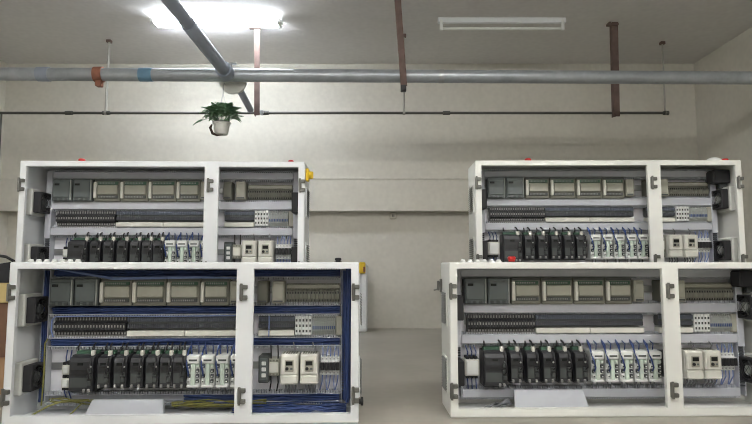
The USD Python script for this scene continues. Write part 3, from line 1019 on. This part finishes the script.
mb = MB()
mb.tube([(.125, .17, .37), (.115, .17, .40), (.116, .17, .45), (.13, .17, .468), (.3, .17, .470), (.7, .172, .468), (1.02, .17, .471)], .0035, 6)
for i in range(3):
    mb.tube([(.1 + .004 * i, .17, .70), (.4, .165, .655 - .004 * i), (.8, .166, .660 - .003 * i), (1.04, .17, .652)], .003, 5)
mb.tube([(1.16, .17, .368), (1.162, .165, .42), (1.161, .17, .468)], .003, 5)
obj('pale_blue_cable', to_cab(FL, mb), 'pale_blue_wire', smooth=True, label='pale blue cables looped around the middle terminal row of the front left cabinet', cat='cable', kind='stuff')
mb = MB()
er = np.random.default_rng(5)
wires_run(mb, er, 12, (.70, .20, .045), (1.15, .21, .045), np.array([0, .02, .010]), .0034)
wires_run(mb, er, 4, (.12, .18, .075), (.34, .18, .06), np.array([0, .012, .008]), .003)
mb.tube([(.06, .03, .012), (.10, .05, .03), (.15, .1, .06), (.2, .15, .075), (.3, .19, .07)], .004, 6)
mb.tube([(.09, .16, .05), (.095, .16, .2), (.088, .17, .34), (.09, .19, .36)], .0035, 6)
mb.tube([(.25, .03, .012), (.28, .07, .04), (.30, .12, .07)], .003, 6)
obj('earth_wiring', to_cab(FL, mb), 'earth_wire', smooth=True, label='yellow-green earth wires along the sill of the front left cabinet', cat='wiring', kind='stuff')
mb = MB()
for i in range(9):
    mb.tube([(.16 + .012 * i, .07 + .006 * i, .02), (.2 + .012 * i, .1, .035 + .004 * (i % 4)), (.26 + .008 * i, .13, .03), (.31, .16, .055)], .003, 5)
obj('loose_wiring', to_cab(FR, mb), 'grey_wire', smooth=True, label='loose grey wires on the floor of the front right cabinet beside the bent cover', cat='wiring', kind='stuff')


# bent sheet covers leaning inside the front cabinets
def sheet(c, x0, x1, x2, x3, zt, label):
    t = thing('sheet_cover', label, 'sheet cover', c.at((x0 + x1) / 2, 0, 0), c.yaw)
    m = (x0 + x1) / 2

    def plate(b):
        P = [(x2 - m, .125, zt), (x3 - m, .125, zt), (x1 - m, .035, .012), (x0 - m, .035, .012)]
        b.mesh(trimesh.convex.convex_hull(np.array(P + [(x, y + .003, z - .004) for x, y, z in P])))
    part('panel', 'sheet_cover', t, plate)
    part('top_flange', 'sheet_cover', t, lambda b: b.box(x2 - m, x3 - m, .124, .145, zt - .006, zt - .001, .001))
    part('side_flange', 'sheet_cover', t, lambda b: b.mesh(trimesh.convex.convex_hull(np.array([(x3 - m, .125, zt), (x1 - m, .035, .012), (x3 - m + .003, .145, zt - .01), (x1 - m + .003, .055, .008), (x3 - m - .002, .13, zt - .004), (x1 - m - .002, .04, .006)]))))


sheet(FL, .338, .705, .345, .672, .083, 'pale grey bent sheet cover leaning in the sill of the front left cabinet')
sheet(FR, .315, .682, .335, .676, .101, 'pale grey bent sheet cover leaning in the sill of the front right cabinet')


# ------------------------------------------------------------------ stands under the rear cabinets
def stand(c, label):
    t = thing('support_stand', label, 'stand', (c.loc[0], c.loc[1], 0), c.yaw)
    top = c.loc[2]
    for x in (.08, W - .08):
        for y in (.03, D - .03):
            part('leg', 'stand_paint', t, lambda b: b.box(x - .025, x + .025, y - .025, y + .025, 0, top - .05, .004))
    for y in (.03, D - .03):
        part('rail', 'stand_paint', t, lambda b: b.box(.03, W - .03, y - .025, y + .025, top - .05, top, .004))
    for x in (.08, W - .08):
        part('cross_bar', 'stand_paint', t, lambda b: b.box(x - .02, x + .02, .055, D - .055, .12, .16, .004))


stand(BL, 'grey steel stand carrying the rear left cabinet')
stand(BR, 'grey steel stand carrying the rear right cabinet')

# ------------------------------------------------------------------ the white cabinet by the wall
t = thing('floor_cabinet', 'white closed cabinet by the back wall, a sliver seen beside the front left cabinet', 'electrical cabinet', (-.50, 6.43, 0))
part('body', 'white_paint', t, lambda b: b.box(-.4, .405, 0, .26, 0, .715, .012))
part('door', 'white_paint', t, lambda b: b.box(-.385, .330, -.016, 0, .03, .69, .005))
part('door_edge', 'white_paint', t, lambda b: b.box(.345, .395, -.012, 0, .03, .62, .004))
sw = part('main_switch', 'yellow_plastic', t, lambda b: b.box(.318, .386, -.05, 0, .625, .748, .010), label='yellow main switch at the top corner')
part('switch_handle', 'rust_orange', sw, lambda b: b.box(.362, .382, -.075, -.05, .64, .70, .006))

# ------------------------------------------------------------------ cartons and bag at the far left
bx, by = -2.07, 3.36


def carton(label, x0, x1, y0, y1, z0, z1, m, tape=True):
    t = thing('carton', label, 'box', ((x0 + x1) / 2, (y0 + y1) / 2, z0))
    a, c, h = (x1 - x0) / 2, (y1 - y0) / 2, z1 - z0
    part('body', m, t, lambda b: b.box(-a, a, -c, c, 0, h - .004, .004))
    for s in (-1, 1):
        part('flap', m, t, lambda b: b.box(min(0.001 * s, a * s), max(0.001 * s, a * s), -c, c, h - .004, h, .001))
    if tape:
        part('tape', 'tape', t, lambda b: b.box(-.024, .024, -c - .0008, c + .0008, h - .05, h + .0008))


carton('pale beige carton at the bottom of the stack at the far left', bx - .50, bx, by, by + .4, 0, .2, 'cardboard')
carton('dark brown carton in the middle of the stack at the far left', bx - .48, bx - .01, by + .01, by + .39, .2, .504, 'cardboard_brown')
carton('pale yellow carton on top of the stack at the far left', bx - .46, bx, by, by + .34, .504, .615, 'cardboard_pale')
t = thing('tool_bag', 'black soft bag lying on the cartons at the far left', 'bag', (bx - .2, by + .16, .615))
sl = m3.Manifold.hull_points(np.array([(-.22, -.12, 0), (.16, -.12, 0), (-.22, .12, 0), (.16, .12, 0), (-.2, -.1, .06), (.2, -.07, .13), (-.2, .1, .06), (.2, .07, .13), (.19, -.1, .05), (.19, .1, .05)]))
part('body', 'bag_fabric', t, lambda b: b.mesh(sl))
part('strap', 'black_soft', t, lambda b: b.tube([(-.1, -.05, .08), (-.05, -.06, .13), (.03, -.06, .16), (.1, -.05, .15), (.15, -.04, .12)], .009, 6), smooth=True)
